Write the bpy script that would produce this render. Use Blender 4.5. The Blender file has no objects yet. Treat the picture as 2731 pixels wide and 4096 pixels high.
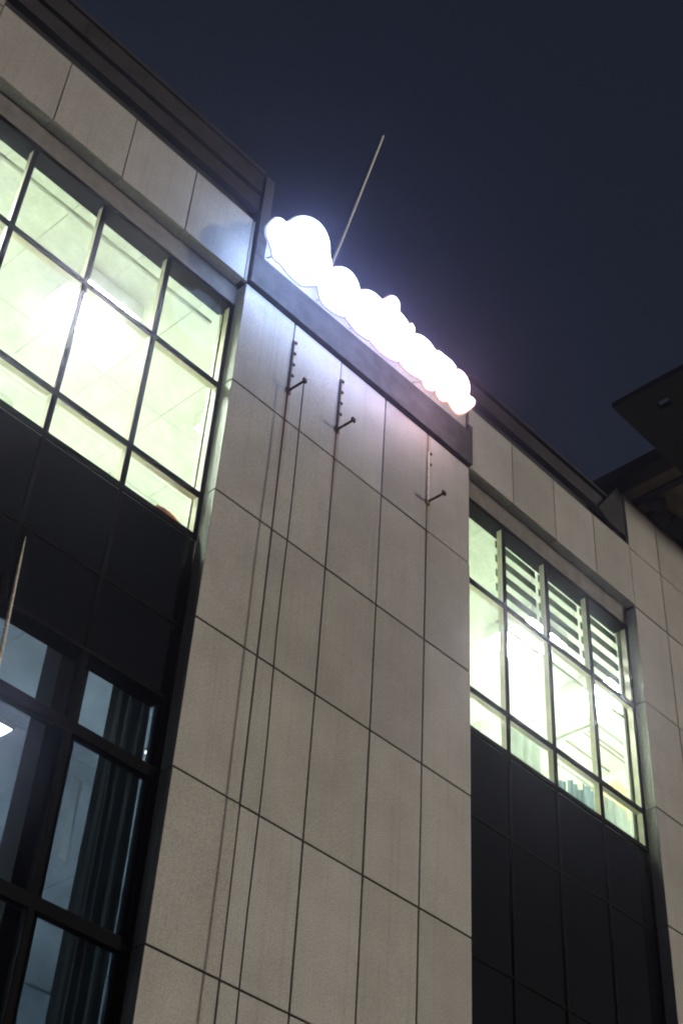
import bpy, bmesh, math, random
from mathutils import Matrix, Vector
random.seed(7)
S = bpy.context.scene
COL = S.collection

# ------------------------------------------------------------------ camera
cam_d = bpy.data.cameras.new('camera')
cam = bpy.data.objects.new('camera', cam_d)
COL.objects.link(cam)
S.camera = cam
RX = ((0.6770628653855304, -0.7338636371865351, 0.055045783955580595),
      (0.532531838797284, 0.4369399465446277, -0.7249091831262462),
      (0.5079327878598886, 0.5201227212196439, 0.6866415643463146))
CPOS = (-5.12383, -6.57528, 1.6)
right, down, fwd = RX
m = Matrix.Identity(4)
for i in range(3):
    m[i][0] = right[i]; m[i][1] = -down[i]; m[i][2] = -fwd[i]; m[i][3] = CPOS[i]
cam.matrix_world = m
cam_d.sensor_fit = 'AUTO'
cam_d.sensor_width = 36.0
cam_d.lens = 5890.0 / 4096.0 * 36.0
cam_d.shift_y = -(2048.0 - 1820.5) / 4096.0
cam_d.clip_start = 0.05
cam_d.clip_end = 500.0

# ------------------------------------------------------------------ night sky
SUN_DIR = Vector((-0.72, 1.0, -0.08)).normalized()      # the way the street light travels
W = bpy.data.worlds.new('World'); S.world = W; W.use_nodes = True
nt = W.node_tree; nt.nodes.clear()
out = nt.nodes.new('ShaderNodeOutputWorld')
bg = nt.nodes.new('ShaderNodeBackground')
sky = nt.nodes.new('ShaderNodeTexSky'); sky.sky_type = 'NISHITA'; sky.sun_disc = False
sky.sun_elevation = math.radians(4.0)
sky.sun_rotation = math.atan2(-SUN_DIR.x, -SUN_DIR.y)
mixc = nt.nodes.new('ShaderNodeMix'); mixc.data_type = 'RGBA'; mixc.blend_type = 'MIX'
mixc.inputs['Factor'].default_value = 0.8
nt.links.new(sky.outputs['Color'], mixc.inputs['A'])
mixc.inputs['B'].default_value = (0.110, 0.125, 0.270, 1)     # city night air over the whole dome
nt.links.new(mixc.outputs['Result'], bg.inputs['Color'])
bg.inputs['Strength'].default_value = 0.07
nt.links.new(bg.outputs['Background'], out.inputs['Surface'])

# ------------------------------------------------------------------ one sun lamp: the warm street light level
sl = bpy.data.lights.new('street_glow', 'SUN'); sl.energy = 2.05; sl.angle = math.radians(5.0)
sl.color = (1.0, 0.965, 0.79)
so = bpy.data.objects.new('street_glow', sl); COL.objects.link(so)
so.rotation_euler = SUN_DIR.to_track_quat('-Z', 'Y').to_euler()
so.location = (20, -14, 12)

S.render.engine = 'CYCLES'
S.view_settings.view_transform = 'Standard'
S.view_settings.look = 'None'
S.view_settings.exposure = 0.0
S.view_settings.gamma = 1.0
S.view_settings.use_curve_mapping = False
S.cycles.use_denoising = True
S.cycles.filter_width = 2.0
S.cycles.max_bounces = 10
S.cycles.diffuse_bounces = 6
S.cycles.transparent_max_bounces = 24
S.cycles.volume_bounces = 0
S.cycles.sample_clamp_indirect = 8.0

# ------------------------------------------------------------------ materials
def mat(name):
    M = bpy.data.materials.new(name); M.use_nodes = True
    n = M.node_tree; n.nodes.clear()
    o = n.nodes.new('ShaderNodeOutputMaterial')
    return M, n, o

def N(n, t, **kw):
    x = n.nodes.new(t)
    for k, v in kw.items(): setattr(x, k, v)
    return x

def ramp(n, src, stops):
    r = N(n, 'ShaderNodeValToRGB')
    e = r.color_ramp.elements
    while len(e) < len(stops): e.new(0.5)
    for k, (p, c) in enumerate(stops):
        e[k].position = p; e[k].color = (*c, 1)
    n.links.new(src, r.inputs['Fac'])
    return r

def plain(name, col, rough=0.6, metal=0.0, noise=0.12, scale=14.0, bump=0.0, spec=0.5):
    M, n, o = mat(name)
    b = N(n, 'ShaderNodeBsdfPrincipled')
    tc = N(n, 'ShaderNodeNewGeometry')
    nz = N(n, 'ShaderNodeTexNoise'); nz.inputs['Scale'].default_value = scale; nz.inputs['Detail'].default_value = 5
    n.links.new(tc.outputs['Position'], nz.inputs['Vector'])
    lo = tuple(c * (1 - noise) for c in col); hi = tuple(min(1, c * (1 + noise)) for c in col)
    r = ramp(n, nz.outputs['Fac'], [(0.3, lo), (0.7, hi)])
    n.links.new(r.outputs['Color'], b.inputs['Base Color'])
    b.inputs['Roughness'].default_value = rough
    b.inputs['Metallic'].default_value = metal
    b.inputs['Specular IOR Level'].default_value = spec
    if bump:
        bp = N(n, 'ShaderNodeBump'); bp.inputs['Strength'].default_value = bump; bp.inputs['Distance'].default_value = 0.004
        n.links.new(nz.outputs['Fac'], bp.inputs['Height']); n.links.new(bp.outputs['Normal'], b.inputs['Normal'])
    n.links.new(b.outputs['BSDF'], o.inputs['Surface'])
    return M

def granite(name, base, stains=()):
    M, n, o = mat(name)
    b = N(n, 'ShaderNodeBsdfPrincipled')
    g = N(n, 'ShaderNodeNewGeometry')
    oi = N(n, 'ShaderNodeObjectInfo')
    # fine crystals
    sp = N(n, 'ShaderNodeTexNoise'); sp.inputs['Scale'].default_value = 85; sp.inputs['Detail'].default_value = 4; sp.inputs['Roughness'].default_value = 0.9
    n.links.new(g.outputs['Position'], sp.inputs['Vector'])
    d = tuple(c * 0.62 for c in base); l = tuple(min(0.8, c * 1.38) for c in base)
    r1 = ramp(n, sp.outputs['Fac'], [(0.36, d), (0.50, base), (0.64, l)])
    # slow clouds of weathering
    cl = N(n, 'ShaderNodeTexNoise'); cl.inputs['Scale'].default_value = 1.7; cl.inputs['Detail'].default_value = 6; cl.inputs['Roughness'].default_value = 0.6
    n.links.new(g.outputs['Position'], cl.inputs['Vector'])
    r2 = ramp(n, cl.outputs['Fac'], [(0.3, (0.82, 0.81, 0.80)), (0.7, (1.08, 1.07, 1.06))])
    mx = N(n, 'ShaderNodeMix', data_type='RGBA', blend_type='MULTIPLY'); mx.inputs['Factor'].default_value = 1
    n.links.new(r1.outputs['Color'], mx.inputs['A']); n.links.new(r2.outputs['Color'], mx.inputs['B'])
    # each slab its own tone
    r3 = ramp(n, oi.outputs['Random'], [(0, (0.84, 0.84, 0.83)), (0.5, (1.0, 0.985, 0.96)), (1, (1.07, 1.07, 1.08))])
    mx2 = N(n, 'ShaderNodeMix', data_type='RGBA', blend_type='MULTIPLY'); mx2.inputs['Factor'].default_value = 1
    n.links.new(mx.outputs['Result'], mx2.inputs['A']); n.links.new(r3.outputs['Color'], mx2.inputs['B'])
    last = mx2.outputs['Result']
    # rain streaks: noise stretched along z
    sep = N(n, 'ShaderNodeSeparateXYZ'); n.links.new(g.outputs['Position'], sep.inputs['Vector'])
    mp = N(n, 'ShaderNodeMapping'); mp.inputs['Scale'].default_value = (22, 22, 0.5)
    n.links.new(g.outputs['Position'], mp.inputs['Vector'])
    st = N(n, 'ShaderNodeTexNoise'); st.inputs['Scale'].default_value = 1; st.inputs['Detail'].default_value = 4
    n.links.new(mp.outputs['Vector'], st.inputs['Vector'])
    r4 = ramp(n, st.outputs['Fac'], [(0.52, (1, 1, 1)), (0.78, (0.86, 0.84, 0.81))])
    mx3 = N(n, 'ShaderNodeMix', data_type='RGBA', blend_type='MULTIPLY'); mx3.inputs['Factor'].default_value = 1
    n.links.new(last, mx3.inputs['A']); n.links.new(r4.outputs['Color'], mx3.inputs['B'])
    last = mx3.outputs['Result']
    # rust washed down from the brackets
    def math_(op, a, b_):
        q = N(n, 'ShaderNodeMath', operation=op)
        for k, v in enumerate((a, b_)):
            if v is None: continue
            if isinstance(v, (int, float)): q.inputs[k].default_value = v
            else: n.links.new(v, q.inputs[k])
        return q.outputs['Value']
    wob = math_('MULTIPLY', math_('SUBTRACT', cl.outputs['Fac'], 0.5), 0.05)
    for (sx, zt, zb, w, tint) in stains:
        dx = math_('ABSOLUTE', math_('SUBTRACT', math_('ADD', sep.outputs['X'], wob), sx), None)
        a = N(n, 'ShaderNodeMapRange', interpolation_type='SMOOTHSTEP'); n.links.new(dx, a.inputs['Value'])
        a.inputs['From Min'].default_value = 0; a.inputs['From Max'].default_value = w
        a.inputs['To Min'].default_value = 1; a.inputs['To Max'].default_value = 0
        v = N(n, 'ShaderNodeMapRange', interpolation_type='SMOOTHSTEP'); n.links.new(sep.outputs['Z'], v.inputs['Value'])
        v.inputs['From Min'].default_value = zb; v.inputs['From Max'].default_value = zt
        v2 = N(n, 'ShaderNodeMapRange', interpolation_type='SMOOTHSTEP'); n.links.new(sep.outputs['Z'], v2.inputs['Value'])
        v2.inputs['From Min'].default_value = zt; v2.inputs['From Max'].default_value = zt + 0.06
        v2.inputs['To Min'].default_value = 1; v2.inputs['To Max'].default_value = 0
        f = math_('MULTIPLY', math_('MULTIPLY', a.outputs['Result'], v.outputs['Result']), v2.outputs['Result'])
        f = math_('MULTIPLY', f, math_('ADD', math_('MULTIPLY', st.outputs['Fac'], 1.5), 0.1))
        q = N(n, 'ShaderNodeMix', data_type='RGBA', blend_type='MIX')
        n.links.new(f, q.inputs['Factor']); n.links.new(last, q.inputs['A']); q.inputs['B'].default_value = (*tint, 1)
        last = q.outputs['Result']
    n.links.new(last, b.inputs['Base Color'])
    b.inputs['Roughness'].default_value = 0.6
    b.inputs['Specular IOR Level'].default_value = 0.5
    bp = N(n, 'ShaderNodeBump'); bp.inputs['Strength'].default_value = 0.35; bp.inputs['Distance'].default_value = 0.003
    n.links.new(sp.outputs['Fac'], bp.inputs['Height']); n.links.new(bp.outputs['Normal'], b.inputs['Normal'])
    n.links.new(b.outputs['BSDF'], o.inputs['Surface'])
    return M

def emis(name, col, strength):
    M, n, o = mat(name)
    e = N(n, 'ShaderNodeEmission'); e.inputs['Color'].default_value = (*col, 1); e.inputs['Strength'].default_value = strength
    n.links.new(e.outputs['Emission'], o.inputs['Surface'])
    return M

def glass(name, tint, refl=1.0):
    M, n, o = mat(name)
    t = N(n, 'ShaderNodeBsdfTransparent')
    g = N(n, 'ShaderNodeNewGeometry')
    nz = N(n, 'ShaderNodeTexNoise'); nz.inputs['Scale'].default_value = 2.2; nz.inputs['Detail'].default_value = 6; nz.inputs['Roughness'].default_value = 0.65
    n.links.new(g.outputs['Position'], nz.inputs['Vector'])
    r = ramp(n, nz.outputs['Fac'], [(0.35, tuple(c * 0.90 for c in tint)), (0.65, tint)])   # dust on the pane
    n.links.new(r.outputs['Color'], t.inputs['Color'])
    s = N(n, 'ShaderNodeBsdfGlossy'); s.inputs['Roughness'].default_value = 0.03
    lw = N(n, 'ShaderNodeLayerWeight'); lw.inputs['Blend'].default_value = 0.5
    pw = N(n, 'ShaderNodeMath', operation='POWER'); n.links.new(lw.outputs['Facing'], pw.inputs[0]); pw.inputs[1].default_value = 4.0
    f = N(n, 'ShaderNodeMath', operation='MULTIPLY_ADD'); n.links.new(pw.outputs['Value'], f.inputs[0])
    f.inputs[1].default_value = 0.05; f.inputs[2].default_value = 0.004
    x = N(n, 'ShaderNodeMixShader')
    n.links.new(f.outputs['Value'], x.inputs['Fac']); n.links.new(t.outputs['BSDF'], x.inputs[1]); n.links.new(s.outputs['BSDF'], x.inputs[2])
    n.links.new(x.outputs['Shader'], o.inputs['Surface'])
    return M

def cloth(name, col, trans=0.3, fold=0.0):
    M, n, o = mat(name)
    d = N(n, 'ShaderNodeBsdfDiffuse'); t = N(n, 'ShaderNodeBsdfTranslucent')
    g = N(n, 'ShaderNodeNewGeometry')
    nz = N(n, 'ShaderNodeTexNoise'); nz.inputs['Scale'].default_value = 9; nz.inputs['Detail'].default_value = 6
    mp = N(n, 'ShaderNodeMapping'); mp.inputs['Scale'].default_value = (1, 1, 0.25)
    n.links.new(g.outputs['Position'], mp.inputs['Vector']); n.links.new(mp.outputs['Vector'], nz.inputs['Vector'])
    r = ramp(n, nz.outputs['Fac'], [(0.3, tuple(c * 0.75 for c in col)), (0.7, tuple(min(1, c * 1.2) for c in col))])
    n.links.new(r.outputs['Color'], d.inputs['Color']); n.links.new(r.outputs['Color'], t.inputs['Color'])
    x = N(n, 'ShaderNodeMixShader'); x.inputs['Fac'].default_value = trans
    n.links.new(d.outputs['BSDF'], x.inputs[1]); n.links.new(t.outputs['BSDF'], x.inputs[2])
    n.links.new(x.outputs['Shader'], o.inputs['Surface'])
    return M

STAINS = ((0.606, 10.50, 8.9, 0.055, (0.20, 0.12, 0.07)), (1.212, 10.50, 9.3, 0.05, (0.19, 0.12, 0.07)),
          (2.424, 11.35, 9.2, 0.06, (0.22, 0.14, 0.085)), (0.66, 11.3, 10.6, 0.05, (0.36, 0.29, 0.22)))
GR = granite('granite', (0.355, 0.340, 0.330), STAINS)
GAP = plain('joint_backing', (0.060, 0.050, 0.040), 0.9, noise=0.4, scale=25)
STEEL = plain('dark_frame_steel', (0.055, 0.052, 0.054), 0.75, 0.0, 0.3, 8, spec=0.12)
BLACKF = plain('black_window_frame', (0.004, 0.004, 0.004), 0.7, spec=0.04)
CREAM = plain('cream_inner_frame', (0.58, 0.54, 0.40), 0.6, noise=0.08)
HEADM = plain('head_board', (0.13, 0.115, 0.10), 0.7, noise=0.25, scale=9)
PARA = plain('parapet_metal', (0.030, 0.026, 0.028), 0.6, 0.0, 0.35, 5, spec=0.2)
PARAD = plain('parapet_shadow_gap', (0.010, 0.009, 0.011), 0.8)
WHITE = plain('room_plaster', (0.78, 0.80, 0.72), 0.9, noise=0.05, scale=3)
TILE = plain('ceiling_tile', (0.66, 0.68, 0.64), 0.95, noise=0.06, scale=30)
FLOORM = plain('room_floor', (0.80, 0.78, 0.73), 0.6)
BLUEW = plain('dim_room_plaster', (0.55, 0.62, 0.68), 0.9, noise=0.12, scale=2.5)
ROOF = plain('roof_membrane', (0.06, 0.06, 0.06), 0.9)
PANE = glass('window_glass', (0.95, 1.0, 0.955))
PANEL_D = glass('tinted_glass', (0.70, 0.72, 0.73))
SPAN = plain('spandrel_glass', (0.003, 0.0035, 0.004), 0.06, noise=0.3, scale=2, spec=0.4)
CAPM = plain('weathered_cap', (0.0030, 0.0027, 0.0025), 0.6, noise=0.4, scale=6, spec=0.03)
RUST = plain('rusty_steel', (0.12, 0.055, 0.022), 0.8, 0.2, 0.6, 40, 0.4)
RUSTD = plain('dark_rust', (0.045, 0.028, 0.02), 0.8, 0.2, 0.6, 50, 0.4)
PALEP = plain('flaking_pale_paint', (0.55, 0.50, 0.43), 0.8, 0.0, 0.5, 60)
CABLE = plain('black_cable', (0.02, 0.02, 0.022), 0.6)
RODM = plain('pale_rod', (0.80, 0.76, 0.74), 0.5, 0.0)
BLIND = cloth('blind_fabric', (0.17, 0.205, 0.175), 0.10)
CURT = cloth('grey_curtain', (0.10, 0.12, 0.125), 0.25)
STREAK = cloth('pale_streak', (0.42, 0.47, 0.50), 0.5)
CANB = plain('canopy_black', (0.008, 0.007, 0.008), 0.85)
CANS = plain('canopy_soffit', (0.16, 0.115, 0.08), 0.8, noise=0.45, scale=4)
ASPH = plain('asphalt', (0.05, 0.05, 0.052), 0.9, noise=0.3, scale=60, bump=0.5)
PAVE = plain('paving_stone', (0.24, 0.23, 0.215), 0.85, noise=0.2, scale=20, bump=0.3)
ALU = plain('aluminium', (0.45, 0.47, 0.43), 0.45, 0.3)

# ------------------------------------------------------------------ builders
def link(name, me, mats, parent=None):
    for q in (mats if isinstance(mats, (list, tuple)) else [mats]):
        if q.name not in me.materials: me.materials.append(q)
    o = bpy.data.objects.new(name, me); COL.objects.link(o)
    if parent is not None: o.parent = parent
    return o

def empty(name, loc=(0, 0, 0)):
    o = bpy.data.objects.new(name, None); o.empty_display_size = 0.2
    o.location = loc; COL.objects.link(o); return o

def tag(o, label=None, cat=None, group=None, kind=None):
    if label: o['label'] = label
    if cat: o['category'] = cat
    if group: o['group'] = group
    if kind: o['kind'] = kind
    return o

class MB:
    def __init__(s): s.v = []; s.f = []; s.mi = []
    def box(s, x0, x1, y0, y1, z0, z1, mi=0):
        b = len(s.v)
        s.v += [(x0, y0, z0), (x1, y0, z0), (x1, y1, z0), (x0, y1, z0), (x0, y0, z1), (x1, y0, z1), (x1, y1, z1), (x0, y1, z1)]
        s.f += [tuple(b + i for i in q) for q in ((0, 3, 2, 1), (4, 5, 6, 7), (0, 1, 5, 4), (1, 2, 6, 5), (2, 3, 7, 6), (3, 0, 4, 7))]
        s.mi += [mi] * 6; return s
    def slab(s, w, h, t, c=0.003, mi=0):
        """panel in x-z, front face at y=0 with chamfered edges, thickness t towards +y"""
        b = len(s.v)
        s.v += [(c, 0, c), (w - c, 0, c), (w - c, 0, h - c), (c, 0, h - c),
                (0, c, 0), (w, c, 0), (w, c, h), (0, c, h), (0, t, 0), (w, t, 0), (w, t, h), (0, t, h)]
        s.f += [tuple(b + i for i in q) for q in ((0, 1, 2, 3), (0, 4, 5, 1), (1, 5, 6, 2), (2, 6, 7, 3), (3, 7, 4, 0),
                (4, 8, 9, 5), (5, 9, 10, 6), (6, 10, 11, 7), (7, 11, 8, 4), (8, 11, 10, 9))]
        s.mi += [mi] * 10; return s
    def tube(s, pts, r, n=8, mi=0, caps=True):
        b0 = len(s.v); P = [Vector(p) for p in pts]
        rr = r if isinstance(r, (list, tuple)) else [r] * len(P)
        for i, p in enumerate(P):
            d = (P[min(i + 1, len(P) - 1)] - P[max(i - 1, 0)]).normalized()
            u = d.orthogonal().normalized() if i == 0 else (u - d * u.dot(d)).normalized()
            w = d.cross(u)
            for k in range(n):
                a = 2 * math.pi * k / n
                s.v.append(tuple(p + (u * math.cos(a) + w * math.sin(a)) * rr[i]))
        for i in range(len(P) - 1):
            for k in range(n):
                a, b = b0 + i * n + k, b0 + i * n + (k + 1) % n
                s.f.append((a, b, b + n, a + n)); s.mi.append(mi)
        if caps:
            s.f.append(tuple(b0 + k for k in reversed(range(n)))); s.mi.append(mi)
            e = b0 + (len(P) - 1) * n
            s.f.append(tuple(e + k for k in range(n))); s.mi.append(mi)
        return s
    def mesh(s, name):
        me = bpy.data.meshes.new(name); me.from_pydata(s.v, [], s.f); me.update()
        for p, i in zip(me.polygons, s.mi): p.material_index = i
        return me
    def build(s, name, mats, parent=None): return link(name, s.mesh(name), mats, parent)

def prism_mesh(name, poly, y0, y1, bev=0.0):
    """outline in (x,z) given its thickness from y0 (front) to y1"""
    bm = bmesh.new()
    ar = sum(poly[i][0] * poly[(i + 1) % len(poly)][1] - poly[(i + 1) % len(poly)][0] * poly[i][1] for i in range(len(poly)))
    if ar < 0: poly = poly[::-1]
    f = bm.faces.new([bm.verts.new((x, y0, z)) for x, z in poly])
    r = bmesh.ops.extrude_face_region(bm, geom=[f])
    bmesh.ops.translate(bm, verts=[g for g in r['geom'] if isinstance(g, bmesh.types.BMVert)], vec=(0, y1 - y0, 0))
    bmesh.ops.recalc_face_normals(bm, faces=bm.faces)
    if bev:
        es = [e for e in bm.edges if abs(e.verts[0].co.y - e.verts[1].co.y) < 1e-6]
        bmesh.ops.bevel(bm, geom=es, offset=bev, segments=2, affect='EDGES', profile=0.6)
    bmesh.ops.triangulate(bm, faces=[f for f in bm.faces if len(f.verts) > 4])
    me = bpy.data.meshes.new(name); bm.to_mesh(me); bm.free()
    return me

# ------------------------------------------------------------------ ground
MB().box(-40, 40, -40, 40, -0.3, 0.0).build('ground', ASPH)['kind'] = 'structure'
MB().box(-16, 20, -3.2, 0.0, 0.004, 0.14).build('pavement', PAVE)['kind'] = 'structure'

# ------------------------------------------------------------------ the building
B = tag(empty('office_building', (0, 0.1, 0)), 'grey granite clad building with lit windows, receding under a navy night sky', 'building')
B.matrix_world  # base point
def BP(mb_or_obj, name=None, mats=None):
    o = mb_or_obj.build(name, mats)
    o.parent = B; o.matrix_parent_inverse = Matrix.Translation((0, -0.1, 0)); return o

H = 1.2; PW = 0.606; G = 0.015
Z0 = 11.383
ZL = [Z0 - H * k for k in range(0, 10)]      # 11.383 ... 0.583
BAYS = ((-2.87, 0.0), (3.03, 5.83))
MESH = {}
def slab_mesh(w, h, t=0.03):
    k = (round(w, 4), round(h, 4), t)
    if k not in MESH:
        MESH[k] = MB().slab(w, h, t).mesh('granite_panel'); MESH[k].materials.append(GR)
    return MESH[k]
def panel(parent, x0, x1, z0, z1, name='panel', jig=True):
    o = bpy.data.objects.new(name, slab_mesh(x1 - x0, z1 - z0)); COL.objects.link(o)
    o.parent = parent
    o.location = (x0 + (random.uniform(-.0012, .0012) if jig else 0), random.uniform(-.0016, .0016) if jig else 0, z0)
    if jig: o.rotation_euler = (random.uniform(-.0012, .0012), random.uniform(-.0006, .0006), random.uniform(-.0012, .0012))
    return o

def pier(x0, ncol, ztop_rows):
    x1 = x0 + ncol * PW
    zt = ztop_rows[0]
    core = MB().box(x0 + .031, x1 - .031, .0335, .26, 0.0, zt - .004)
    c = BP(core, 'granite_pier', GAP)
    zs = ztop_rows + [0.06]
    for a in range(ncol):
        for k in range(len(zs) - 1):
            panel(c, x0 + a * PW + (G / 2 if a else 0), x0 + (a + 1) * PW - (G / 2 if a < ncol - 1 else 0), zs[k + 1] + G / 2, zs[k] - G / 2)
    # side returns into the window recess
    for k in range(len(zs) - 1):
        for sx in (x0 + .0005, x1 - .0305):
            if zs[k] > 11.5: continue
            MB().box(sx, sx + .03, .0325, .118, zs[k + 1] + G / 2, zs[k] - G / 2).build('return_panel', GR, c)
    return c
pier(0.0, 5, ZL)
pier(5.83, 5, [12.985, 12.2] + ZL)
pier(-2.87 - 5 * PW, 5, [12.985, 12.2] + ZL)

# stone fascia over each window bay, its lit underside and the dark metal parapet
def fascia(x0, x1, joints):
    c = BP(MB().box(x0, x1, .0335, .30, 11.437, 12.225), 'fascia', GAP)
    xs = [x0] + joints + [x1]
    for a, b in zip(xs[:-1], xs[1:]):
        if b - a < .1:
            panel(c, a + .004, b - .001, 11.404, 12.23)
            continue
        panel(c, a + .005, b - .005, 11.404, 12.23)
        MB().box(a + .005, b - .005, .032, .106, 11.404, 11.43).build('soffit_panel', GR, c)
    MB().box(x0 + .002, x1 - .002, .118, .27, 11.175, 11.434).build('head_board', HEADM, c)
    MB().box(x0 + .004, x1 - .004, .122, .275, 11.155, 11.174).build('head_trim', BLACKF, c)
    return c
fascia(-2.87, 0.0, [-2.16, -1.44, -.735, -.036])
fascia(3.03, 5.83, [3.735, 4.44, 5.145])

def parapet(x0, x1, low=False):
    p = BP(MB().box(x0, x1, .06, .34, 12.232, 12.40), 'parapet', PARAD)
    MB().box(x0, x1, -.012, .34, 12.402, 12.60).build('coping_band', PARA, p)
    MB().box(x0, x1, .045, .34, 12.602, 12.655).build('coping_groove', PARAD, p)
    zt = 12.90
    if low: zt = 12.70
    MB().box(x0, x1, -.022, .34, 12.657, zt).build('coping_band', PARA, p)
    if not low: MB().box(x0, x1, -.045, .36, 12.902, 12.955).build('coping_cap', PARA, p)
    for q in range(1, 4):                      # lapped sheet joints
        xx = x0 + (x1 - x0) * q / 4 + random.uniform(-.1, .1)
        MB().box(xx - .018, xx + .018, -.027, -.0225, 12.66, zt - .003).build('sheet_lap', PARA, p)
    return p
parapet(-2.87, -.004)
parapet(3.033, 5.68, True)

# roof deck and floor slabs, hidden behind the front
BP(MB().box(-5.85, 8.8, .345, 9.0, 11.45, 11.6), 'roof_deck', ROOF)
BP(MB().box(-5.85, 8.8, 8.8, 8.98, 0, 11.445), 'rear_wall', ROOF)
BP(MB().box(-5.9, -5.8, .3, 8.79, 0, 11.445), 'side_wall', ROOF)
BP(MB().box(8.75, 8.85, .3, 8.79, 0, 11.445), 'side_wall', ROOF)
BP(MB().box(-5.79, 8.74, .22, 8.79, 7.62, 8.50), 'floor_slab', GAP)

# windows ----------------------------------------------------------
MW = .044
def window(x0, x1, mull, z0, z1, trans, glassmat, name='window', inner=CREAM, depth=.075, th=.026):
    """outer frame with mullions, transoms and one pane per light"""
    yf, yc, yb = .12, .134, .12 + depth
    def bar(mb, a, b, c, d):
        mb.box(a, b, yf, yc, c, d, 0)
        e = .006
        mb.box(a + e if b - a > .03 else a, b - e if b - a > .03 else b, yc, yb, c + (e if d - c > .03 else 0), d - (e if d - c > .03 else 0), 1)
    fr = MB()
    bar(fr, x0 + .002, x0 + .04, z0, z1); bar(fr, x1 - .04, x1 - .002, z0, z1)
    bar(fr, x0 + .04, x1 - .04, z0, z0 + .05)
    fr.box(x0 + .04, x1 - .04, yf, yf + .155, z1 - .028, z1, 0)
    w = BP(fr, name, [BLACKF, inner])
    for q in mull:
        mb = MB(); bar(mb, q - MW / 2, q + MW / 2, z0 + .05, z1 - .03); mb.build('mullion', [BLACKF, inner], w)
    xs = [x0 + .04] + [v for q in mull for v in (q - MW / 2, q + MW / 2)] + [x1 - .04]
    zs = [z0 + .05] + [v for t in trans for v in (t - th, t + th)] + [z1 - .03]
    for a, b in zip(xs[0::2], xs[1::2]):
        for t in trans:
            mb = MB(); bar(mb, a, b, t - th, t + th); mb.build('transom', [BLACKF, inner], w)
        for c, d in zip(zs[0::2], zs[1::2]):
            MB().box(a + .001, b - .001, .150, .156, c + .001, d - .001).build('pane', glassmat, w)
    return w
ML = [-2.15, -1.437, -.737]; MR = [3.715, 4.40, 5.105]
WUL = window(-2.87, 0.0, ML, 8.53, 11.153, [8.957, 10.16], PANE)
WUR = window(3.03, 5.83, MR, 8.53, 11.153, [8.957, 10.16], PANE)
WLL = window(-2.87, 0.0, ML, 0.5, 7.14, [6.55, 5.383, 4.183, 2.983, 1.783], PANEL_D, inner=BLACKF, th=.042)
def spandrel(x0, x1, mull, z0, z1, zj):
    w = BP(MB().box(x0 + .002, x1 - .002, .165, .215, z0, z1), 'spandrel', PARAD)
    xs = [x0] + mull + [x1]; zs = [z0] + zj + [z1]
    for a, b in zip(xs[:-1], xs[1:]):
        for c, d in zip(zs[:-1], zs[1:]):
            MB().box(a + .006, b - .006, .132, .160, c + .004, d - .004).build('spandrel_pane', SPAN, w)
    for q in mull: MB().box(q - .016, q + .016, .119, .1315, z0 + .004, z1 - .004).build('mullion_cap', CAPM, w)
    for q in zj:
        for a, b in zip(xs[:-1], xs[1:]): MB().box(a + .018, b - .018, .122, .1315, q - .012, q + .012).build('transom_cap', CAPM, w)
    return w
spandrel(-2.87, 0.0, ML, 7.145, 8.525, [7.74])
spandrel(3.03, 5.83, MR, 0.5, 8.525, [1.783, 2.983, 4.183, 5.383, 6.55, 7.74])
BP(MB().box(-2.868, -.002, .05, .3, 0.0, .495), 'plinth', GR)
BP(MB().box(3.032, 5.828, .05, .3, 0.0, .495), 'plinth', GR)

# rooms ------------------------------------------------------------
def room(x0, x1, y1, z0, z1, wx0, wx1, wz0, wz1, wallm, tilem, tile=.70, xoff=0., floorm=None):
    y0 = .28; t = .04
    mb = MB()
    mb.box(x0, x1, y1, y1 + t, z0, z1); mb.box(x0 - t, x0, y0, y1 + t, z0, z1); mb.box(x1, x1 + t, y0, y1 + t, z0, z1)
    mb.box(x0, wx0, y0 - .012, y0 + .02, z0, z1); mb.box(wx1, x1, y0 - .012, y0 + .02, z0, z1)
    if wz0 > z0 + .01: mb.box(wx0, wx1, y0 - .012, y0 + .02, z0, wz0)
    if wz1 < z1 - .01: mb.box(wx0, wx1, y0 - .003, y0 + .02, wz1, z1)
    mb.box(x0 - t, x1 + t, y0 - .012, y1 + t, z1 + .022, z1 + .06)
    mb.box(x0 - t, x1 + t, y0 - .012, y1 + t, z0 - .03, z0 - .002, 1)
    r = BP(mb, 'room', [wallm, floorm or FLOORM])
    me = None
    nx = int((x1 - x0) / tile); ny = int((y1 - .32) / tile)
    for i in range(nx):
        for j in range(ny):
            if me is None:
                me = MB().box(0, tile - .005, 0, tile - .005, 0, .015).mesh('ceiling_tile'); me.materials.append(tilem)
            o = bpy.data.objects.new('ceiling_tile', me); COL.objects.link(o); o.parent = r
            o.location = (x0 + .01 + xoff + i * tile, .33 + j * tile, z1 + random.uniform(0, .004))
    return r
room(-5.75, 2.93, 4.2, 8.55, 11.30, -2.87, 0.0, 8.55, 11.16, WHITE, TILE, xoff=.02)
room(3.05, 8.70, 4.2, 8.55, 11.30, 3.05, 5.83, 8.55, 11.16, WHITE, TILE)
room(-5.75, 2.93, 5.0, 3.9, 7.35, -2.87, 0.0, 3.9, 7.14, BLUEW, BLUEW, tile=1.2)

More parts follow.
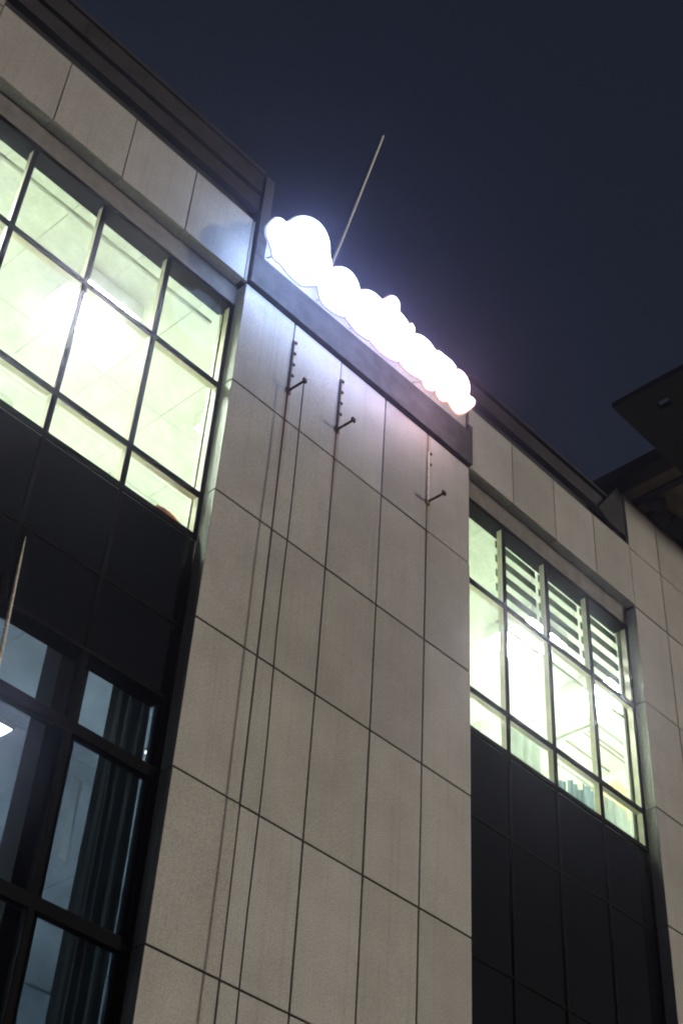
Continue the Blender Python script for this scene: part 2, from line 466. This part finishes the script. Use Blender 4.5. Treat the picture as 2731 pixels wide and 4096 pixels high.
# ------------------------------------------------------------------ ceiling lights
LWHITE = emis('lit_panel', (0.92, 1.0, 0.90), 125.0)
LCOOL = emis('cool_panel', (0.80, 0.92, 1.0), 200.0)
def ceiling_light(x, y, z, m_, label, w=.62, d=.62, group='lit ceiling panels', skirt=.16):
    t = tag(empty('ceiling_light', (x, y, z)), label, 'ceiling light', group)
    W2, D2 = w / 2 + .012, d / 2 + .012
    fr = MB().box(-W2, W2, -D2, D2, -.02, 0)
    for a, b, c, e in ((-W2, -W2 + .01, -D2, D2), (W2 - .01, W2, -D2, D2), (-W2 + .0101, W2 - .0101, -D2, -D2 + .01), (-W2 + .0101, W2 - .0101, D2 - .01, D2)):
        fr.box(a, b, c, e, -skirt, -.0201)
    fr.build('frame', WHITE, t)
    MB().box(-w / 2, w / 2, -d / 2, d / 2, -.034, -.0215).build('diffuser', m_, t)
    return t
WX = ('leftmost', 'middle', 'rightmost'); WY = ('front row near the glass', 'rear row deep in the room')
for i, x in enumerate((-2.6, -.75, 1.1)):
    for j, y in enumerate((1.15, 3.0)):
        ceiling_light(x, y, 11.295, LWHITE, '%s lit ceiling panel of the %s, near window' % (WX[i], WY[j]))
for i, x in enumerate((5.35, 6.75, 8.1)):
    for j, y in enumerate((1.1, 2.9)):
        ceiling_light(x, y, 11.295, LWHITE, '%s lit ceiling panel of the %s, window with striped blinds' % (WX[i], WY[j]), group='lit ceiling panels behind the blinds')
ceiling_light(-.615, 1.824, 7.345, emis('bright_panel', (0.84, .95, 1), 85.0), 'white ceiling panel shining in the dim lower room beside the dark column', group='lower room lamps', skirt=.05)
ceiling_light(-3.6, 3.0, 7.345, LCOOL, 'cool ceiling panel deeper in the dim lower room', group='lower room lamps')
d = tag(empty('downlight', (.524, .992, 7.345)), 'tiny white spot lamp in the dim lower room near the granite pier', 'ceiling light')
MB().tube([(0, 0, 0), (0, 0, -.02)], .03, 12).build('rim', ALU, d)
MB().tube([(0, 0, -.021), (0, 0, -.03)], .016, 10).build('lamp', emis('spot', (.9, 1, 1), 8), d)

# ------------------------------------------------------------------ things behind the glass
rail = tag(MB().tube([(-2.84, .36, 11.08), (-.05, .36, 11.08)], .022, 8).build('curtain_rail', ALU), 'grey green rail running along the top of the upper window beside the sign', 'curtain rail')
blab = ['striped blind in the second column of the far window, next to the unshaded column',
        'striped blind in the middle of the three shaded window columns',
        'striped blind in the last window column, beside the far pier']
for k, (a, b) in enumerate(((3.74, 4.385), (4.43, 5.09), (5.135, 5.785))):
    t = tag(empty('striped_blind', ((a + b) / 2, .25, 11.15)), blab[k], 'blind', 'striped blinds in the far upper window')
    w = (b - a) / 2
    MB().box(-w, w, -.03, .03, .0, .09).build('head_rail', ALU, t)
    for q in range(6):
        zt = .095 - q * .1785
        if q: MB().box(-w, w, -.002, .002, zt - .09, zt).build('slat', BLIND, t)
    MB().box(-w, w, -.012, .012, -1.10, -1.07).build('bottom_rail', ALU, t)
    for sx in (-w + .05, w - .05): MB().tube([(sx, .004, .0), (sx, .004, -1.08)], .0025, 5).build('cord', ALU, t)

def curtain(x0, x1, y, z0, z1, amp, waves, seed):
    rnd = random.Random(seed); mb = MB(); n = int(waves * 8); rows = 10
    ph = [rnd.uniform(0, 6.28) for _ in range(4)]
    for j in range(rows + 1):
        for i in range(n + 1):
            u = i / n; v = j / rows
            yy = y + amp * math.sin(u * waves * 6.283 + ph[0] + .5 * math.sin(v * 3 + ph[1])) + amp * .5 * math.sin(u * waves * 11 + ph[2])
            mb.v.append((x0 + (x1 - x0) * u + .01 * math.sin(v * 4 + u * 9 + ph[3]), yy, z0 + (z1 - z0) * v))
    for j in range(rows):
        for i in range(n):
            a = j * (n + 1) + i
            mb.f.append((a, a + 1, a + n + 2, a + n + 1)); mb.mi.append(0)
    return mb
tag(MB().box(-.80, -.57, .30, .50, 3.95, 7.34).build('column', PARAD), 'dark square column behind the lower glass', 'column')
c = tag(empty('curtain', (-.16, .32, 4.0)), 'dark grey curtain hanging in folds behind the lower glass beside the granite pier', 'curtain')
curtain(-.17, .148, 0, 0, 3.30, .030, 4, 3).build('fabric', CURT, c)
c2 = tag(empty('curtain', (-.45, .36, 4.0)), 'narrow pale strip standing for a bright reflection between dark column and dark curtain', 'curtain')
curtain(-.03, .045, 0, 1.85, 2.40, .008, 1, 5).build('fabric', STREAK, c2)  # pale strip added in place of a bright reflection streak
tag(MB().tube([(-1.325, .112, 6.2), (-1.345, .112, 6.8), (-1.375, .112, 7.4), (-1.382, .112, 7.65)], [.013, .013, .010, .003], 10).build('streak_tube', PALEP), 'thin pale tube in place of a bright streak up the dark glass at the far end', 'light streak')  # added tube, tapered to stand for a streak of light that fades upward

# bundle on the left sill
def blob(name, c, r, sc, m_, seed, sub=3, amp=.22):
    rnd = random.Random(seed); bm = bmesh.new(); bmesh.ops.create_icosphere(bm, subdivisions=sub, radius=1)
    from mathutils import noise
    for v in bm.verts:
        k = 1 + amp * noise.noise(v.co * 1.7 + Vector((seed, seed * 2, 0)))
        v.co = Vector((v.co.x * sc[0], v.co.y * sc[1], v.co.z * sc[2])) * r * k
    for f in bm.faces: f.smooth = True
    me = bpy.data.meshes.new(name); bm.to_mesh(me); bm.free()
    o = link(name, me, m_); o.location = c; return o
BR = cloth('red_brown_cloth', (0.50, 0.25, 0.20), 0.6)
bundle = tag(empty('cloth_bundle', (-.15, .36, 8.56)), 'reddish brown bundle lying on the sill in the corner of the bright window', 'bundle')
o = blob('cover', (0, 0, .12), 1, (.21, .08, .17), BR, 3); o.parent = bundle
o = blob('fold', (-.06, -.01, .22), 1, (.07, .05, .06), BR, 5); o.parent = bundle

# garments, box and panels in the right room
GC = cloth('blue_grey_cloth', (0.20, 0.25, 0.28), 0.45)
gr = tag(empty('garment_rack', (5.22, .5, 8.56)), 'dark grey clothes hanging behind the low panes of the window with striped blinds', 'clothes')
MB().tube([(-.24, 0, .66), (.36, 0, .66)], .012, 8).build('rail', ALU, gr)
for k, (dx, top, w) in enumerate(((-.17, .50, .05), (-.03, .57, .07), (.09, .54, .05), (.24, .64, .08))):
    mb = curtain(dx - w, dx + w, 0, -.02, top, .02, 1.5, 20 + k); mb.build('garment', GC, gr)
ORG = plain('orange_carton', (0.80, 0.58, 0.36), 0.7)
ob = tag(empty('orange_box', (6.1, .62, 8.56)), 'orange box standing on a shelf behind the last window column', 'box')
MB().box(-.12, .12, -.08, .1, .60, .97).build('carton', ORG, ob)
MB().box(-.125, .125, -.085, .105, .93, .985).build('lid', ORG, ob)
MB().box(-.2, .26, -.11, .2, 0, .598).build('shelf', plain('shelf_grey', (.38, .40, .38), .8), ob)
FROST = cloth('frosted_sheet', (.42, .46, .43), .5)
tag(curtain(5.40, 5.80, .30, 8.56, 9.02, .006, 2, 31).build('frosted_sheet', FROST), 'grey frosted sheet behind the lowest corner pane of the far window', 'sheet')
tag(curtain(3.98, 4.42, .30, 8.56, 9.05, .008, 2, 32).build('frosted_sheet', FROST), 'grey frosted sheet behind the low pane beside the garment rack', 'sheet')
av = tag(empty('air_conditioner', (7.75, 1.85, 11.29)), 'ceiling air outlet with dark slots behind the far window', 'air conditioner')
MB().box(-.5, .5, -.3, .3, -.03, 0).build('cover', ALU, av)
for q in (-.16, -.10, .16): MB().box(-.44, .44, q - .014, q + .014, -.036, -.031).build('slot', HEADM, av)

# ------------------------------------------------------------------ the glowing sign
SG = tag(empty('illuminated_sign', (0, 0, 0)), 'glaring white letters and round emblem in a dark steel frame on the roof edge', 'sign')
prism = prism_mesh('frame', [(0.002, 11.388), (3.028, 11.388), (3.028, 11.815), (0.002, 11.765)], -.05, .03, 0)
link('frame', prism, STEEL, SG)
MB().box(.004, .112, -.052, .20, 11.768, 12.90).build('post', STEEL, SG)
MB().box(2.965, 3.027, -.052, .10, 11.818, 11.90).build('post', STEEL, SG)
GLYPHS = {
 'emblem': [(-0.225, 11.551), (-0.197, 11.638), (-0.164, 11.726), (-0.127, 11.781), (-0.081, 11.81), (-0.046, 11.811), (-0.03, 11.799), (0.016, 11.873), (0.074, 11.982), (0.146, 12.076), (0.231, 12.15), (0.32, 12.187), (0.394, 12.179), (0.451, 12.136), (0.488, 12.069), (0.505, 11.982), (0.507, 11.917), (0.528, 11.858), (0.557, 11.763), (0.524, 11.677), (0.453, 11.556), (0.418, 11.438), (0.418, 11.394), (0.344, 11.324), (0.281, 11.266), (0.227, 11.22), (0.149, 11.221), (0.07, 11.227), (0.008, 11.259), (-0.042, 11.276), (-0.078, 11.262), (-0.119, 11.277), (-0.129, 11.32), (-0.15, 11.375), (-0.185, 11.427), (-0.215, 11.473)],
 'letter1': [(0.559, 11.743), (0.616, 11.807), (0.684, 11.873), (0.755, 11.909), (0.819, 11.907), (0.876, 11.87), (0.907, 11.809), (0.926, 11.76), (0.878, 11.542), (0.773, 11.289), (0.664, 11.236), (0.585, 11.218), (0.504, 11.219), (0.46, 11.264), (0.439, 11.329), (0.427, 11.403), (0.431, 11.461), (0.48, 11.592)],
 'letter2': [(0.925, 11.769), (1.031, 11.873), (1.101, 11.904), (1.161, 11.908), (1.221, 11.902), (1.168, 11.582), (1.093, 11.26), (1.014, 11.238), (0.912, 11.231), (0.841, 11.267), (0.771, 11.288), (0.866, 11.541)],
 'letter3': [(1.221, 11.899), (1.267, 11.961), (1.312, 12.033), (1.359, 12.087), (1.407, 12.106), (1.452, 12.077), (1.449, 11.95), (1.514, 11.94), (1.564, 11.916), (1.609, 11.87), (1.643, 11.795), (1.578, 11.554), (1.491, 11.312), (1.398, 11.258), (1.293, 11.234), (1.2, 11.23), (1.152, 11.252), (1.096, 11.26), (1.168, 11.582)],
 'letter4': [(1.646, 11.797), (1.74, 11.881), (1.828, 11.905), (1.904, 11.897), (1.95, 11.868), (1.982, 11.858), (1.911, 11.595), (1.812, 11.321), (1.769, 11.321), (1.661, 11.284), (1.588, 11.277), (1.54, 11.289), (1.493, 11.314), (1.58, 11.556)],
 'letter5': [(1.984, 11.86), (2.045, 11.899), (2.097, 11.893), (2.161, 11.905), (2.227, 11.904), (2.292, 11.866), (2.151, 11.601), (1.997, 11.348), (1.93, 11.285), (1.869, 11.257), (1.826, 11.268), (1.814, 11.32), (1.913, 11.597)],
 'letter6': [(2.295, 11.866), (2.358, 11.889), (2.423, 11.882), (2.469, 11.822), (2.476, 11.767), (2.462, 11.624), (2.521, 11.659), (2.573, 11.635), (2.448, 11.425), (2.332, 11.294), (2.268, 11.274), (2.205, 11.305), (2.166, 11.344), (2.079, 11.264), (2.01, 11.29), (2.001, 11.351), (2.154, 11.603)],
 'dot': [(1.625, 11.945), (1.657, 11.93), (1.677, 11.892), (1.657, 11.837), (1.634, 11.867)]}
TINT = {'emblem': (.42, .60, 1.0), 'letter1': (.45, .60, 1.0), 'letter2': (.50, .60, 1.0), 'letter3': (.58, .62, 1.0), 'letter4': (.74, .70, 1.0), 'letter5': (.86, .70, .96), 'letter6': (1.0, .70, .82), 'dot': (1, .85, .95)}
RIM = {'emblem': (.62, .72, 1.0), 'letter1': (.62, .66, 1.0), 'letter2': (.70, .60, 1.0), 'letter3': (.85, .62, .95), 'letter4': (.95, .60, .70), 'letter5': (1.0, .52, .48), 'letter6': (1.0, .48, .34), 'dot': (1, .7, .6)}
def smooth_poly(p, it=2):
    for _ in range(it):
        q = []
        for i in range(len(p)):
            a, b = p[i], p[(i + 1) % len(p)]
            q += [(.75 * a[0] + .25 * b[0], .75 * a[1] + .25 * b[1]), (.25 * a[0] + .75 * b[0], .25 * a[1] + .75 * b[1])]
        p = q
    return p
def grow(p, d=.004):
    ar = sum(p[i][0] * p[(i + 1) % len(p)][1] - p[(i + 1) % len(p)][0] * p[i][1] for i in range(len(p)))
    sg = 1 if ar > 0 else -1; q = []
    for i in range(len(p)):
        a, b = p[i - 1], p[(i + 1) % len(p)]
        t = Vector((b[0] - a[0], b[1] - a[1])).normalized()
        q.append((p[i][0] + sg * t.y * d, p[i][1] - sg * t.x * d))
    return q
SIGN_L = 12.5
DIM = {'emblem': 1.0, 'letter1': .95, 'letter2': .8, 'letter3': .7, 'letter4': .55, 'letter5': .55, 'letter6': .60, 'dot': .5}
for k, poly in GLYPHS.items():
    nm = 'emblem' if k == 'emblem' else ('dot' if k == 'dot' else 'letter')
    me = prism_mesh(nm, grow(smooth_poly(poly, 1)), -.46, -.43, 0)
    o = link(nm, me, emis('lit_' + k, TINT[k], SIGN_L * DIM[k]), SG)
    if k == 'emblem': o['label'] = 'large round glowing emblem'
    me = prism_mesh('glare_rim', grow(smooth_poly(poly, 1), .020), -.4525, -.4365, 0)  # wider glowing plate, paints a coloured rim of glare round each letter
    link('glare_rim', me, emis('rim_' + k, RIM[k], .85), o)
MB().box(.115, 2.96, -.02, .02, 11.83, 12.16).build('backing_panel', GR, SG)
for x in (.16, .80, 1.25, 1.75, 2.15):
    MB().tube([(x, -.428, 11.62), (x, -.0205, 11.86)], .008, 8).build('standoff', PALEP, SG)

# ------------------------------------------------------------------ rusty brackets and cable on the pier
def bracket(x, label, pale=False, n_b=4):
    t = tag(empty('wall_bracket', (x, -.003, 10.5)), label, 'bracket', 'rusty brackets under the sign')
    MB().box(-.012, .006, -.016, -.002, .0, .64).build('rail', PALEP if pale else RUSTD, t)
    MB().tube([(0, 0, .02), (.004, -.185, .02)], .012, 8).build('arm', RUST, t)
    MB().box(-.016, .024, -.204, -.183, .002, .040).build('end_cap', RUSTD, t)
    MB().box(-.03, .03, -.006, -.0005, -.01, .045).build('base_plate', RUST, t)
    for q in range(n_b):
        z = .63 - q * .138
        MB().box(.007, .034, -.020, -.006, z - .010, z + .010).build('bolt', RUSTD, t)
    return t
bracket(.606, 'rusty bracket with cable hanging from its tip, first below the sign')
bracket(1.212, 'bare rusty bracket between the cable bracket and the pale flaking one')
bracket(2.424, 'bracket with pale flaking rail, nearest the far window', True, 2)
pts = []
for k in range(25):
    z = 10.50 - k * .43
    pts.append((.612 + .006 * math.sin(k * .9), -.186 + .004 * math.sin(k * 1.3), max(z, .05)))
tag(MB().tube(pts, .0062, 6).build('hanging_cable', CABLE), 'thin black cable hanging down the granite from a rusty bracket', 'cable')

# ------------------------------------------------------------------ rod on the roof
r = tag(empty('lightning_rod', (.93, .3, 11.6)), 'thin pale rod leaning up into the night sky above the sign', 'rod')
MB().tube([(0, 0, 0), (.455, 0, 2.05), (.94, 0, 4.36)], [.016, .015, .014], 8).build('rod', RODM, r)
MB().box(-.06, .06, -.06, .06, .0, .03).build('base', STEEL, r)

# ------------------------------------------------------------------ black canopy over the far wing
cn = tag(empty('roof_canopy', (5.7, -.1, 12.25)), 'black overhanging roof canopy with brown soffit above the far pier', 'canopy')
def cw(mb, name, m_):
    o = mb.build(name, m_, cn); o.matrix_parent_inverse = Matrix.Translation((-5.7, .1, -12.25)); return o
mb = MB()      # black overhang, a rectangular gap left in it
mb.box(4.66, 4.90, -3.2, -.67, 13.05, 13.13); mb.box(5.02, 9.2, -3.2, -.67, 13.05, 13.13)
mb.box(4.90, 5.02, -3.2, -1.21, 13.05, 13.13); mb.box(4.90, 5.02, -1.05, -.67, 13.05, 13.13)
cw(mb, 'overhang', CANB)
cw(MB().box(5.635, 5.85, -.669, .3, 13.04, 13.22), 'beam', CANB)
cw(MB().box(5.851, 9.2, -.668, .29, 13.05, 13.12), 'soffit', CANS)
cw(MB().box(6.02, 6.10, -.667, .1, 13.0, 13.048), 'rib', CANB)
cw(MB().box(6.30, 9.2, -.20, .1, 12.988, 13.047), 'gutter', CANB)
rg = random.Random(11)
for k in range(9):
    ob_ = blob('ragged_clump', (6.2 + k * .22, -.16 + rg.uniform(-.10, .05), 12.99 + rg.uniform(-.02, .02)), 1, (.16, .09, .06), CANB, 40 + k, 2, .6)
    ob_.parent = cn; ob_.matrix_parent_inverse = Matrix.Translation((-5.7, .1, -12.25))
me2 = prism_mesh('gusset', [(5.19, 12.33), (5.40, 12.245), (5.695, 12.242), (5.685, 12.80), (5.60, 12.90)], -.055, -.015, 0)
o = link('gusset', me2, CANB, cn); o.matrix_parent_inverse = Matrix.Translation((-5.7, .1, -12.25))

# ------------------------------------------------------------------ night haze round everything

M, n, o_ = mat('night_haze')
pv = N(n, 'ShaderNodeVolumePrincipled')
pv.inputs['Color'].default_value = (0.80, 0.68, 1.0, 1); pv.inputs['Density'].default_value = 0.0056; pv.inputs['Anisotropy'].default_value = 0.96
n.links.new(pv.outputs['Volume'], o_.inputs['Volume'])
hz = MB().box(-41, 41, -41, 41, -1.3, 18.0).build('haze', M); hz['kind'] = 'stuff'
